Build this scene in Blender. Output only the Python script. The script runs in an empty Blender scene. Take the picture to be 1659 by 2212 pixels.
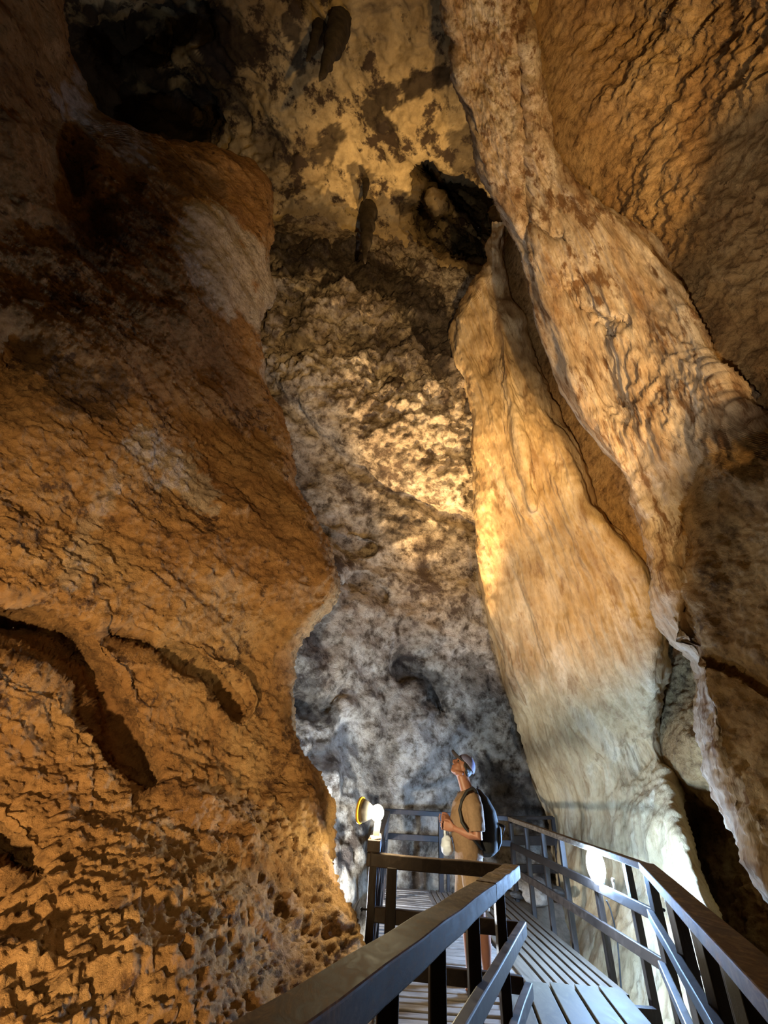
import bpy, bmesh, math, random
import numpy as np
from mathutils import Vector, Matrix, Quaternion

random.seed(7)
SC = bpy.context.scene
COL = SC.collection
# ------------------------------------------------------------------ camera
F_PX, IW, IH = 890.0, 1659.0, 2212.0
PITCH, ROLL, EYE = math.radians(32.82), math.radians(4.2), 1.43
_R0 = np.array([1.0, 0, 0]); _U0 = np.array([0, -math.sin(PITCH), math.cos(PITCH)])
_F0 = np.array([0, math.cos(PITCH), math.sin(PITCH)])
_R = math.cos(ROLL) * _R0 + math.sin(ROLL) * _U0
_U = -math.sin(ROLL) * _R0 + math.cos(ROLL) * _U0
EYEV = np.array([0, 0, EYE])
cam_d = bpy.data.cameras.new('camera'); cam = bpy.data.objects.new('camera', cam_d); COL.objects.link(cam)
cam_d.sensor_fit = 'VERTICAL'; cam_d.sensor_height = 36.0; cam_d.sensor_width = 27.0
cam_d.lens = F_PX / IH * 36.0; cam_d.clip_start = 0.05; cam_d.clip_end = 200
M = Matrix.Identity(4)
for i in range(3):
    M[i][0] = _R[i]; M[i][1] = _U[i]; M[i][2] = -_F0[i]; M[i][3] = EYEV[i]
cam.matrix_world = M
SC.camera = cam

# surveying helpers: a sight line through a picture point, met with a plane or a distance
def rays(px, py):
    px = np.asarray(px, float); py = np.asarray(py, float)
    d = (px - IW / 2)[..., None] * _R - (py - IH / 2)[..., None] * _U + F_PX * _F0
    return d / np.linalg.norm(d, axis=-1, keepdims=True)
def at_z(px, py, z):
    d = rays(px, py); return Vector(EYEV + d * ((z - EYE) / d[2]))
def at_y(px, py, Y):
    d = rays(px, py); return Vector(EYEV + d * (Y / d[1]))
def at_t(px, py, t):
    return Vector(EYEV + rays(px, py) * t)

# ------------------------------------------------------------------ noise
_rs = np.random.RandomState(3)
_G = _rs.normal(size=(1024, 3)); _G /= np.linalg.norm(_G, axis=1, keepdims=True)
def perlin(P):
    P = np.asarray(P, float)
    i = np.floor(P).astype(np.int64); f = P - i
    u = f * f * f * (f * (f * 6 - 15) + 10)
    def g(dx, dy, dz):
        h = ((i[:, 0] + dx) * 73856093 ^ (i[:, 1] + dy) * 19349663 ^ (i[:, 2] + dz) * 83492791)
        h = (h ^ (h >> 13)) & 1023
        v = _G[h]
        return v[:, 0] * (f[:, 0] - dx) + v[:, 1] * (f[:, 1] - dy) + v[:, 2] * (f[:, 2] - dz)
    def lp(a, b, t): return a + t * (b - a)
    x00 = lp(g(0, 0, 0), g(1, 0, 0), u[:, 0]); x10 = lp(g(0, 1, 0), g(1, 1, 0), u[:, 0])
    x01 = lp(g(0, 0, 1), g(1, 0, 1), u[:, 0]); x11 = lp(g(0, 1, 1), g(1, 1, 1), u[:, 0])
    return lp(lp(x00, x10, u[:, 1]), lp(x01, x11, u[:, 1]), u[:, 2]) * 1.6
def fbm(P, freq, octv=4, gain=0.5, off=0.0):
    s = np.zeros(len(P)); a = 1.0
    for k in range(octv):
        s += a * perlin(P * freq + off + 17.3 * k); a *= gain; freq *= 2.03
    return s
def ridged(P, freq, octv=4, gain=0.5, off=0.0):
    s = np.zeros(len(P)); a = 1.0
    for k in range(octv):
        s += a * (1 - 2 * np.abs(perlin(P * freq + off + 11.7 * k))); a *= gain; freq *= 2.03
    return s
def billow(P, freq, octv=4, gain=0.5, off=0.0):
    return -ridged(P, freq, octv, gain, off)
def proj(p):
    v = np.array(p, float) - EYEV; w = v @ _F0
    return IW / 2 + F_PX * (v @ _R) / w, IH / 2 - F_PX * (v @ _U) / w
def squash(P, d, k):
    d = np.array(d, float); d /= np.linalg.norm(d)
    return P - (1 - k) * (P @ d)[:, None] * d

# ------------------------------------------------------------------ objects
def props(o, label=None, cat=None, group=None, kind=None):
    if label: o['label'] = label
    if cat: o['category'] = cat
    if group: o['group'] = group
    if kind: o['kind'] = kind
    return o
def empty(name, loc, label, cat, group=None, rz=0):
    o = bpy.data.objects.new(name, None); COL.objects.link(o)
    o.location = loc; o.rotation_euler = (0, 0, rz); o.empty_display_size = 0.1
    return props(o, label, cat, group)
def link(name, me, mat, parent=None, smooth=False):
    o = bpy.data.objects.new(name, me); COL.objects.link(o)
    if mat: me.materials.append(mat)
    if smooth:
        me.polygons.foreach_set('use_smooth', [True] * len(me.polygons))
    if parent:
        o.parent = parent
        o.matrix_parent_inverse = (Matrix.Translation(parent.location) @ parent.rotation_euler.to_matrix().to_4x4()).inverted()
    return o
def from_bm(name, bm, mat, parent=None, smooth=False, bevel=0.0):
    me = bpy.data.meshes.new(name); bmesh.ops.recalc_face_normals(bm, faces=bm.faces); bm.to_mesh(me); bm.free()
    o = link(name, me, mat, parent, smooth)
    if bevel:
        m = o.modifiers.new('Bevel', 'BEVEL'); m.width = bevel; m.segments = 2; m.limit_method = 'ANGLE'
    return o
def add_beam(bm, A, B, w, h, up=(0, 0, 1), jit=0.0, n=1):
    """a squared timber or bar from A to B, w wide and h thick"""
    A = Vector(A); B = Vector(B); d = (B - A).normalized(); up = Vector(up)
    s = d.cross(up).normalized(); u = s.cross(d).normalized()
    rings = []
    for k in range(n + 1):
        c = A.lerp(B, k / n)
        j = Vector((random.uniform(-jit, jit), random.uniform(-jit, jit), random.uniform(-jit, jit)))
        rings.append([bm.verts.new(c + j + s * (a * w / 2) + u * (b * h / 2)) for a, b in ((-1, -1), (1, -1), (1, 1), (-1, 1))])
    for k in range(n):
        for i in range(4):
            bm.faces.new((rings[k][i], rings[k][(i + 1) % 4], rings[k + 1][(i + 1) % 4], rings[k + 1][i]))
    bm.faces.new(rings[0][::-1]); bm.faces.new(rings[-1])
def add_tube(bm, pts, rad, seg=12, caps=True, flat=None):
    """tube along pts; rad = list of (a, b) half-sizes or floats; frame carried along"""
    pts = [Vector(p) for p in pts]; n = len(pts); rings = []
    ref = Vector(flat) if flat else None
    for k, p in enumerate(pts):
        d = (pts[min(k + 1, n - 1)] - pts[max(k - 1, 0)]).normalized()
        if ref is None or abs(d.dot(ref)) > 0.98:
            r0 = Vector((0, 1, 0)) if abs(d.y) < 0.9 else Vector((1, 0, 0))
        else: r0 = ref
        s = (r0 - d * r0.dot(d)).normalized(); u = d.cross(s)
        if ref is None: ref = s
        r = rad[k] if isinstance(rad, list) else rad
        a, b = r if isinstance(r, (list, tuple)) else (r, r)
        rings.append([bm.verts.new(p + s * (a * math.cos(2 * math.pi * i / seg)) + u * (b * math.sin(2 * math.pi * i / seg))) for i in range(seg)])
    for k in range(n - 1):
        for i in range(seg):
            bm.faces.new((rings[k][i], rings[k][(i + 1) % seg], rings[k + 1][(i + 1) % seg], rings[k + 1][i]))
    if caps:
        for ring, p, sgn in ((rings[0], pts[0], -1), (rings[-1], pts[-1], 1)):
            bm.faces.new(ring)
def add_ball(bm, c, r, seg=16, rings=10, rot=None):
    r = r if isinstance(r, (list, tuple)) else (r, r, r)
    m = Matrix.Translation(Vector(c)) @ (rot.to_4x4() if rot else Matrix.Identity(4)) @ Matrix.Diagonal((*r, 1))
    bmesh.ops.create_uvsphere(bm, u_segments=seg, v_segments=rings, radius=1, matrix=m)
def add_lathe(bm, prof, axis_o, axis_d, seg=24):
    o = Vector(axis_o); d = Vector(axis_d).normalized()
    s = d.orthogonal().normalized(); u = d.cross(s); R = []
    for r, h in prof:
        R.append([bm.verts.new(o + d * h + (s * math.cos(2 * math.pi * i / seg) + u * math.sin(2 * math.pi * i / seg)) * max(r, 1e-4)) for i in range(seg)])
    for k in range(len(R) - 1):
        for i in range(seg):
            bm.faces.new((R[k][i], R[k][(i + 1) % seg], R[k + 1][(i + 1) % seg], R[k + 1][i]))
    bm.faces.new(R[0]); bm.faces.new(R[-1])

# ------------------------------------------------------------------ materials
def new_mat(name):
    m = bpy.data.materials.new(name); m.use_nodes = True
    nt = m.node_tree; b = nt.nodes['Principled BSDF']
    return m, nt, b
def N(nt, t, **kw):
    n = nt.nodes.new(t)
    for k, v in kw.items():
        if hasattr(n, k) and k not in n.inputs: setattr(n, k, v)
        else: n.inputs[k].default_value = v
    return n
def ramp(nt, stops, src):
    r = nt.nodes.new('ShaderNodeValToRGB'); e = r.color_ramp.elements
    while len(e) < len(stops): e.new(0.5)
    for k, (p, c) in enumerate(stops):
        e[k].position = p; e[k].color = (*c, 1) if len(c) == 3 else c
    nt.links.new(src, r.inputs[0]); return r
def coords(nt, rot=(0, 0, 0), scale=(1, 1, 1)):
    tc = nt.nodes.new('ShaderNodeTexCoord'); mp = nt.nodes.new('ShaderNodeMapping')
    mp.inputs['Rotation'].default_value = rot; mp.inputs['Scale'].default_value = scale
    nt.links.new(tc.outputs['Object'], mp.inputs[0]); return mp.outputs[0]
def mixc(nt, fac, a, b, mode='MIX'):
    m = nt.nodes.new('ShaderNodeMix'); m.data_type = 'RGBA'; m.blend_type = mode
    for sock, v in ((0, fac), (6, a), (7, b)):
        if hasattr(v, 'is_output'): nt.links.new(v, m.inputs[sock])
        else: m.inputs[sock].default_value = v if not isinstance(v, tuple) or len(v) == 4 else (*v, 1)
    return m.outputs[2]
def plain(name, c, rough=0.6, metal=0.0, emit=None, strength=0, nscale=30, var=0.12, bump=0.0):
    m, nt, b = new_mat(name)
    co = coords(nt); n = N(nt, 'ShaderNodeTexNoise', Scale=nscale, Detail=5.0); nt.links.new(co, n.inputs['Vector'])
    r = ramp(nt, [(0.3, tuple(x * (1 - var) for x in c)), (0.7, tuple(min(1, x * (1 + var)) for x in c))], n.outputs['Fac'])
    nt.links.new(r.outputs[0], b.inputs['Base Color'])
    b.inputs['Roughness'].default_value = rough; b.inputs['Metallic'].default_value = metal
    if bump:
        bp = N(nt, 'ShaderNodeBump', Strength=bump, Distance=0.01); nt.links.new(n.outputs['Fac'], bp.inputs['Height']); nt.links.new(bp.outputs[0], b.inputs['Normal'])
    if emit:
        b.inputs['Emission Color'].default_value = (*emit, 1); b.inputs['Emission Strength'].default_value = strength
    return m
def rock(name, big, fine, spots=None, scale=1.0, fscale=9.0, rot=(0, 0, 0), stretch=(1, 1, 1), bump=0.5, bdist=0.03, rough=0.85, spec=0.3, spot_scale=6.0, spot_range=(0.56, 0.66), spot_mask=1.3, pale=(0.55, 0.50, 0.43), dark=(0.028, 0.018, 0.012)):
    """big: stops of a broad mineral-colour noise; fine: grey stops multiplied on; spots: stain colour"""
    m, nt, b = new_mat(name)
    co = coords(nt, rot, stretch); cu = coords(nt)
    n1 = N(nt, 'ShaderNodeTexNoise', Scale=scale, Detail=6.0, Roughness=0.6, Distortion=0.4); nt.links.new(co, n1.inputs['Vector'])
    c = ramp(nt, big, n1.outputs['Fac']).outputs[0]
    n2 = N(nt, 'ShaderNodeTexNoise', Scale=fscale, Detail=8.0, Roughness=0.68); nt.links.new(co, n2.inputs['Vector'])
    f = ramp(nt, fine, n2.outputs['Fac']).outputs[0]
    c = mixc(nt, 1.0, c, f, 'MULTIPLY')
    if spots:
        n3 = N(nt, 'ShaderNodeTexNoise', Scale=spot_scale, Detail=7.0, Roughness=0.7); nt.links.new(co, n3.inputs['Vector'])
        n4 = N(nt, 'ShaderNodeTexNoise', Scale=spot_mask, Detail=3.0); nt.links.new(cu, n4.inputs['Vector'])
        ad = N(nt, 'ShaderNodeMath', operation='MULTIPLY_ADD'); nt.links.new(n4.outputs['Fac'], ad.inputs[0]); ad.inputs[1].default_value = 0.45
        nt.links.new(n3.outputs['Fac'], ad.inputs[2])
        sub = N(nt, 'ShaderNodeMath', operation='SUBTRACT'); nt.links.new(ad.outputs[0], sub.inputs[0]); sub.inputs[1].default_value = 0.225
        k = ramp(nt, [(spot_range[0], (0, 0, 0)), (spot_range[1], (1, 1, 1))], sub.outputs[0])
        c = mixc(nt, k.outputs[0], c, spots)
    at = N(nt, 'ShaderNodeAttribute', attribute_name='rock_tint')
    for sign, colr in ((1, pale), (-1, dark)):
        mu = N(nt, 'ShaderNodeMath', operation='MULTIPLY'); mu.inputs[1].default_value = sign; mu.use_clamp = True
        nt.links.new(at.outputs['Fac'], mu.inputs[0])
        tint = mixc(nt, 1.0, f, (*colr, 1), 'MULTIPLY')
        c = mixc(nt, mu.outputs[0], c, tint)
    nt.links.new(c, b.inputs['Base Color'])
    b.inputs['Roughness'].default_value = rough
    b.inputs['Specular IOR Level'].default_value = spec
    n5 = N(nt, 'ShaderNodeTexNoise', Scale=fscale * 2.2, Detail=9.0, Roughness=0.7); nt.links.new(co, n5.inputs['Vector'])
    n6 = N(nt, 'ShaderNodeTexVoronoi', Scale=fscale * 1.6); nt.links.new(co, n6.inputs['Vector'])
    a = N(nt, 'ShaderNodeMath', operation='MULTIPLY_ADD'); nt.links.new(n6.outputs['Distance'], a.inputs[0]); a.inputs[1].default_value = 0.35
    nt.links.new(n5.outputs['Fac'], a.inputs[2])
    bp = N(nt, 'ShaderNodeBump', Strength=bump, Distance=bdist); nt.links.new(a.outputs[0], bp.inputs['Height'])
    nt.links.new(bp.outputs[0], b.inputs['Normal'])
    return m
# ------------------------------------------------------------------ cave rock
STEP = 3.5
def tps_fit(pts):
    P = np.array([(a, b) for a, b, _ in pts], float) / 1000.0; v = np.log(np.array([c for *_, c in pts], float))
    n = len(P); r = np.linalg.norm(P[:, None] - P[None], axis=2)
    K = np.where(r > 0, r * r * np.log(r + 1e-12), 0) + 2e-4 * np.eye(n)
    A = np.zeros((n + 3, n + 3)); A[:n, :n] = K; A[:n, n] = 1; A[:n, n + 1:] = P; A[n, :n] = 1; A[n + 1:, :n] = P.T
    return P, np.linalg.solve(A, np.concatenate([v, [0, 0, 0]]))
def tps_eval(fit, x, y):
    P, w = fit; n = len(P); out = np.full(x.shape, w[n]) + w[n + 1] * x / 1000 + w[n + 2] * y / 1000
    for k in range(n):
        r2 = (x / 1000 - P[k, 0]) ** 2 + (y / 1000 - P[k, 1]) ** 2
        out += w[k] * 0.5 * r2 * np.log(r2 + 1e-12)
    return np.exp(np.clip(out, math.log(1.0), math.log(30)))
def edge(poly):
    yy = np.array([b for a, b in poly], float); xx = np.array([a for a, b in poly], float)
    def f(y):
        s = np.zeros_like(y, float)
        for o in (-14, -7, 0, 7, 14): s += np.interp(y + o, yy, xx)
        return s / 5
    return f
def seg_dist(x, y, poly):
    best = np.full(x.shape, 1e9)
    for (x0, y0), (x1, y1) in zip(poly[:-1], poly[1:]):
        dx, dy = x1 - x0, y1 - y0
        u = np.clip(((x - x0) * dx + (y - y0) * dy) / (dx * dx + dy * dy), 0, 1)
        best = np.minimum(best, np.hypot(x - x0 - u * dx, y - y0 - u * dy))
    return best
def D(x, y, dist):          # horizontal distance -> sight-line length
    return (x, y, float(dist / rays(x, y)[1]))
def sheet(name, ctrl, ys, cols, rollL=None, rollR=None, carve=(), disp=None, mat=None, paint=(), mat2=None):
    """a rock face: rows of survey points, its free edges rolled back into the rock behind"""
    y0, y1 = ys
    yy = np.concatenate([np.arange(y0, -80, STEP * 4), np.arange(max(y0, -80), min(y1, 2290), STEP), np.arange(min(y1, 2290), y1 + 1, STEP * 5)])
    X = []
    for k, c in enumerate(cols[:-1]):
        x0f, n = c; x1f = cols[k + 1][0]
        a = x0f(yy) if callable(x0f) else np.full(len(yy), float(x0f)); b = x1f(yy) if callable(x1f) else np.full(len(yy), float(x1f))
        if k == 0 and rollL: a = a + rollL[0]
        if k == len(cols) - 2 and rollR: b = b - rollR[0]
        s = np.arange(n + (1 if k == len(cols) - 2 else 0)) / n
        X.append(a[:, None] * (1 - s) + b[:, None] * s)
    X = np.concatenate(X, axis=1); T = np.zeros_like(X)
    phi = np.radians(np.concatenate([np.linspace(6, 90, 12), np.linspace(100, 150, 5)]))
    if rollR:
        xb = X[:, -1:]; X = np.concatenate([X, xb + rollR[0] * np.sin(phi)[None]], 1); T = np.concatenate([T, np.repeat((rollR[1] * (1 - np.cos(phi)))[None], len(yy), 0)], 1)
    if rollL:
        xa = X[:, :1]; X = np.concatenate([xa - rollL[0] * np.sin(phi[::-1])[None], X], 1); T = np.concatenate([np.repeat((rollL[1] * (1 - np.cos(phi[::-1])))[None], len(yy), 0), T], 1)
    Y = np.repeat(yy[:, None], X.shape[1], 1)
    t = tps_eval(tps_fit(ctrl), X, Y)
    for poly, w, dep in carve:
        if len(poly) == 1: d = np.hypot(X - poly[0][0], Y - poly[0][1])
        else: d = seg_dist(X, Y, poly)
        t = t + dep * np.exp(-(d / w) ** 2)
    t = t + T
    P = EYEV + rays(X, Y) * t[..., None]
    nr, nc = X.shape
    dv = np.gradient(P, axis=0); du = np.gradient(P, axis=1)
    Nn = np.cross(du, dv); Nn /= np.linalg.norm(Nn, axis=2, keepdims=True) + 1e-9
    mid = Nn[nr // 2, nc // 2] @ rays(X[nr // 2, nc // 2], Y[nr // 2, nc // 2])
    if mid > 0: Nn = -Nn
    if disp:
        h = disp(P.reshape(-1, 3), X.ravel(), Y.ravel()).reshape(nr, nc)
        P = P + Nn * h[..., None]
    me = bpy.data.meshes.new(name)
    idx = np.arange(nr * nc).reshape(nr, nc)
    q = np.stack([idx[:-1, :-1], idx[1:, :-1], idx[1:, 1:], idx[:-1, 1:]], -1).reshape(-1, 4)
    if mid > 0: q = q[:, ::-1]
    me.vertices.add(nr * nc); me.vertices.foreach_set('co', P.astype(np.float32).ravel())
    me.loops.add(q.size); me.loops.foreach_set('vertex_index', q.astype(np.int32).ravel())
    me.polygons.add(len(q)); me.polygons.foreach_set('loop_start', np.arange(0, q.size, 4, dtype=np.int32))
    me.update(calc_edges=True)
    mv = np.zeros(nr * nc); W = P.reshape(-1, 3)       # mineral crusts and painted light (+), dark stains and painted shade (-)
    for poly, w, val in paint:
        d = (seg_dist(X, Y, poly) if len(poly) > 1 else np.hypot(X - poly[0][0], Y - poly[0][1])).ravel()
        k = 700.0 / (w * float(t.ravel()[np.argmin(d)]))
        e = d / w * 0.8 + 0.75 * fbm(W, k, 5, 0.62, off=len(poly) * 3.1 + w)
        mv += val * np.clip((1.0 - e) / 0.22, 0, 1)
    a = me.attributes.new('rock_tint', 'FLOAT', 'POINT'); a.data.foreach_set('value', np.clip(mv, -1, 1).astype(np.float32))
    o = link(name, me, mat, smooth=True)
    if mat2:
        me.materials.append(mat2[0])
        f = (mat2[1](X, Y) + 14 * fbm(W, 1.6, 4, 0.6).reshape(nr, nc) > 0)[:-1, :-1].ravel()
        me.polygons.foreach_set('material_index', f.astype(np.int32))
    return o

M_left = rock('left_rock', [(0.3, (0.30, 0.150, 0.052)), (0.5, (0.44, 0.25, 0.095)), (0.68, (0.54, 0.35, 0.16))], [(0.30, (0.30, 0.27, 0.24)), (0.46, (0.8, 0.78, 0.74)), (0.62, (1.0, 1.0, 1.0))],
              spots=(0.10, 0.05, 0.02), scale=0.9, fscale=9, bump=1.0, bdist=0.05, spot_scale=7, spot_range=(0.57, 0.66))
M_back = rock('back_rock', [(0.32, (0.30, 0.24, 0.18)), (0.5, (0.48, 0.41, 0.31)), (0.66, (0.62, 0.56, 0.46))], [(0.36, (0.16, 0.13, 0.10)), (0.5, (0.72, 0.70, 0.68)), (0.62, (1, 1, 1))],
              spots=(0.085, 0.06, 0.042), scale=0.8, fscale=5.0, bump=1.0, bdist=0.07, spot_scale=2.2, spot_range=(0.52, 0.64), spot_mask=0.6)
M_ceil = rock('ceiling_rock', [(0.32, (0.28, 0.20, 0.10)), (0.5, (0.46, 0.35, 0.18)), (0.66, (0.55, 0.43, 0.23))], [(0.3, (0.5, 0.48, 0.45)), (0.6, (1, 1, 1))],
              spots=(0.05, 0.032, 0.018), scale=0.35, fscale=3.0, bump=0.5, bdist=0.06, spot_scale=1.5, spot_range=(0.52, 0.60), spot_mask=0.35)
M_butt = rock('buttress_rock', [(0.3, (0.42, 0.28, 0.13)), (0.5, (0.56, 0.41, 0.22)), (0.68, (0.68, 0.55, 0.36))], [(0.3, (0.62, 0.58, 0.52)), (0.55, (1, 1, 1))],
              spots=(0.30, 0.19, 0.09), scale=1.2, fscale=7.0, rot=(0, 0.5, 0), stretch=(1.6, 1.6, 0.35), bump=0.6, bdist=0.035, spot_scale=3.5, spot_range=(0.52, 0.66))
M_curt = rock('curtain_rock', [(0.34, (0.36, 0.22, 0.11)), (0.5, (0.54, 0.41, 0.27)), (0.66, (0.70, 0.61, 0.49))], [(0.3, (0.5, 0.45, 0.4)), (0.52, (1, 1, 1))],
              spots=(0.20, 0.11, 0.05), scale=1.5, fscale=7.0, rot=(0.2, 0.55, 0), stretch=(1.8, 1.8, 0.25), bump=0.9, bdist=0.04, spot_scale=4.0, spot_range=(0.52, 0.62))
M_right = rock('right_rock', [(0.3, (0.34, 0.19, 0.07)), (0.5, (0.48, 0.30, 0.125)), (0.68, (0.58, 0.40, 0.19))], [(0.32, (0.28, 0.24, 0.2)), (0.48, (0.8, 0.78, 0.75)), (0.62, (1, 1, 1))],
               spots=(0.13, 0.07, 0.025), scale=0.8, fscale=7, bump=1.0, bdist=0.06, spot_scale=5, spot_range=(0.60, 0.70))
M_floor = rock('floor_rock', [(0.3, (0.22, 0.17, 0.12)), (0.7, (0.42, 0.35, 0.27))], [(0.3, (0.5, 0.5, 0.5)), (0.6, (1, 1, 1))], scale=1.5, fscale=8)

HOLE = [([(925, 372), (985, 425), (1035, 465), (1062, 500)], 26, 7.0), ([(1000, 400), (1050, 440)], 26, 6.0), ([(912, 455), (925, 500), (975, 540), (1045, 556)], 24, 6.0), ([(960, 480), (1010, 530)], 22, 6.0), ([(912, 415), (905, 480)], 14, 3.0)]
def streak(a, b):
    return (at_t(*b) - at_t(*a)).normalized()
# ---- left wall
SL = edge([(40, -700), (105, -200), (135, 0), (150, 90), (172, 190), (205, 250), (260, 275), (330, 288), (400, 300), (470, 322), (530, 345), (585, 385), (592, 470), (588, 560), (600, 640), (562, 690), (566, 780), (572, 840),
           (612, 900), (636, 980), (640, 1050), (676, 1100), (702, 1160), (722, 1220), (743, 1268), (730, 1305), (690, 1328), (650, 1372), (622, 1430), (620, 1490), (634, 1560), (652, 1620), (690, 1685), (712, 1740), (719, 1800),
           (724, 1880), (738, 1930), (768, 1985), (784, 2060), (800, 2150), (815, 2290), (860, 2900)])
L = [D(-700, 2900, 1.8), D(0, 2900, 2.4), D(700, 2900, 3.4), D(-700, 2212, 1.6), D(0, 2212, 1.85), D(400, 2212, 2.25), D(700, 2212, 3.1), D(785, 2060, 3.75), D(722, 1800, 4.1), D(700, 1700, 4.2), D(625, 1440, 4.5), D(742, 1268, 4.5),
     D(640, 1050, 4.7), (565, 830, 7.6), (592, 640, 9.6), (590, 400, 11.6), (450, 310, 11.4), (270, 270, 10.4), (170, 180, 10.0), (0, 1800, 2.95), (0, 1400, 3.25), (300, 1600, 3.5), (450, 1900, 3.05), (300, 1200, 4.0), (0, 1000, 4.1),
     (300, 900, 5.1), (450, 640, 7.6), (300, 500, 7.8), (0, 600, 5.6), (0, 150, 8.2), (110, 0, 10.5), (-700, 1000, 3.4), (-700, 1800, 3.0), (-700, 0, 6.5), (-700, -700, 9.5), (60, -700, 13), (520, 1150, 4.75), (500, 1450, 4.0), (560, 1750, 3.85)]
SDL = streak((150, 350, 7.4), (500, 820, 6.6))
def d_left(P, x, y):
    Q = squash(P, SDL, 0.35)
    up = np.clip((1000 - y) / 900, 0, 1)
    h = 0.11 * fbm(P, 0.75, 3) + (0.05 + 0.03 * up) * fbm(Q, 2.3, 2) + 0.026 * fbm(Q, 6.0, 4, 0.7) + (1 - up) * (0.016 * billow(P, 9, 3, 0.75) + 0.008 * fbm(P, 30, 2))
    return h + 0.05 * np.maximum(0, fbm(P, 3.2, 3) - 0.25)
wl = sheet('wall_left', L, (-700, 2900), [(-700, 24), (-30, 190), (SL, 0)], rollR=(26, 0.55), disp=d_left, mat=M_left, carve=[
    ([(-120, 1330), (60, 1352), (130, 1378), (180, 1425), (215, 1490), (250, 1560), (275, 1625), (315, 1690)], 26, 0.55),
    ([(-160, 1350), (60, 1362), (150, 1400)], 40, 0.8),
    ([(235, 1372), (330, 1400), (430, 1440), (480, 1480), (515, 1520)], 17, 0.4),
    ([(-60, 1790), (20, 1845), (62, 1878)], 26, 0.6),
    ([(150, 130), (150, 290), (160, 420)], 40, 0.5),
    ([(130, 330), (170, 420), (200, 470)], 45, 0.6), ([(0, 860), (30, 760)], 60, 0.3)], paint=[
    ([(450, 510), (500, 570), (535, 625)], 62, 0.85), ([(165, 195), (200, 250)], 34, 0.7), ([(285, 315), (330, 400)], 34, 0.55), ([(245, 1040), (195, 1140), (150, 1260)], 22, 0.35),
    ([(310, 965), (360, 1000), (420, 1020), (440, 1060)], 30, 0.6), ([(575, 640), (575, 700), (585, 800)], 22, 0.8), ([(220, 500), (420, 380)], 60, -0.5), ([(90, 780), (220, 850)], 45, -0.55)])
props(wl, 'brown pitted cave wall along the left side', 'cave wall', kind='structure')

# ---- back wall with its overhanging knobbly block
BK = [D(500, 2290, 7.6), D(500, 1900, 7.6), D(730, 1900, 8.1), D(620, 1450, 7.8), D(850, 1900, 9.3), D(1000, 1900, 9.6), D(1250, 1900, 10.0), D(1250, 2290, 9.6), D(900, 2290, 9.0), D(850, 1600, 9.2), D(1000, 1650, 9.6), D(850, 1350, 9.0),
      D(1000, 1330, 9.0), D(1150, 1500, 9.6), D(740, 1250, 8.2), D(900, 1180, 8.7), D(1030, 1180, 8.6), D(680, 1050, 7.9), (620, 900, 10.0), (720, 1000, 10.2), (860, 1090, 10.0), (780, 960, 9.75), (900, 1020, 9.75), (1000, 1060, 9.9),
      (640, 800, 10.3), (800, 800, 10.4), (950, 820, 10.4), (620, 620, 12.3), (800, 640, 12.4), (960, 700, 12.2), (600, 520, 14.0), (800, 550, 14.2), (930, 600, 14.0), (1150, 700, 14.2), (1300, 1000, 12), (450, 600, 14.5), (450, 1000, 10.0), (850, 440, 16.5), (500, 440, 16.5), (1150, 480, 17)]
def d_back(P, x, y):
    b = np.clip((1010 + (x - 800) * 0.62 - y) / 90, 0, 1) * np.clip((y - 470) / 60, 0, 1)
    lo = 0.22 * fbm(P, 0.8, 3) + 0.07 * fbm(P, 2.2, 4) - 0.10 * np.maximum(0, ridged(P, 0.9, 2) - 0.55) + 0.015 * fbm(P, 9, 3)
    hi = 0.16 * fbm(P, 0.8, 2) + 0.20 * fbm(P, 1.7, 3, 0.55) + 0.075 * billow(P, 4.5, 2, 0.6) + 0.05 * fbm(P, 8, 3, 0.7)
    return lo * (1 - b) + hi * b
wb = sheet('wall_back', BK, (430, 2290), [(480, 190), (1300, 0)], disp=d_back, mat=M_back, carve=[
    ([(560, 800), (620, 870), (700, 945), (760, 1000), (850, 1060), (930, 1095), (1012, 1135)], 16, 0.35),
    ([(690, 1145), (745, 1175), (800, 1185)], 9, 0.3), ([(735, 1262), (790, 1250), (830, 1290)], 11, 0.3),
    ([(630, 1510), (700, 1530), (735, 1500)], 22, 0.3), ([(870, 1450), (920, 1470), (950, 1540)], 22, 0.35), ([(1140, 1540), (1150, 1600)], 18, 0.5)] + HOLE, paint=[
    ([(600, 545), (720, 560), (850, 610), (930, 670), (970, 760)], 38, -0.85), ([(620, 640), (640, 720)], 25, -0.5), ([(780, 730), (900, 740)], 28, -0.5), ([(840, 1080), (860, 1150), (960, 1160)], 38, -0.55),  # top band: manganese stain with the overhang's shade painted in
    ([(650, 1500), (700, 1530)], 34, -0.6), ([(880, 1450), (930, 1480), (950, 1540)], 30, -0.7), ([(1020, 1430), (1030, 1500)], 20, -0.5), ([(1080, 1700), (1150, 1740)], 40, -0.7), ([(900, 1600), (960, 1650), (920, 1720)], 60, 0.7),  # pale last stroke paints the white lamp light on the wall
    ([(700, 1600), (680, 1650)], 50, 0.5), ([(840, 1650), (830, 1720)], 30, -0.4), ([(740, 1500), (745, 1650)], 6, 0.8), ([(850, 1370), (852, 1450)], 4, 0.8)])  # pale first stroke paints white light at the wall's left
props(wb, 'grey rock wall behind the landing, knobbly and overhanging above', 'cave wall', kind='structure')

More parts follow.
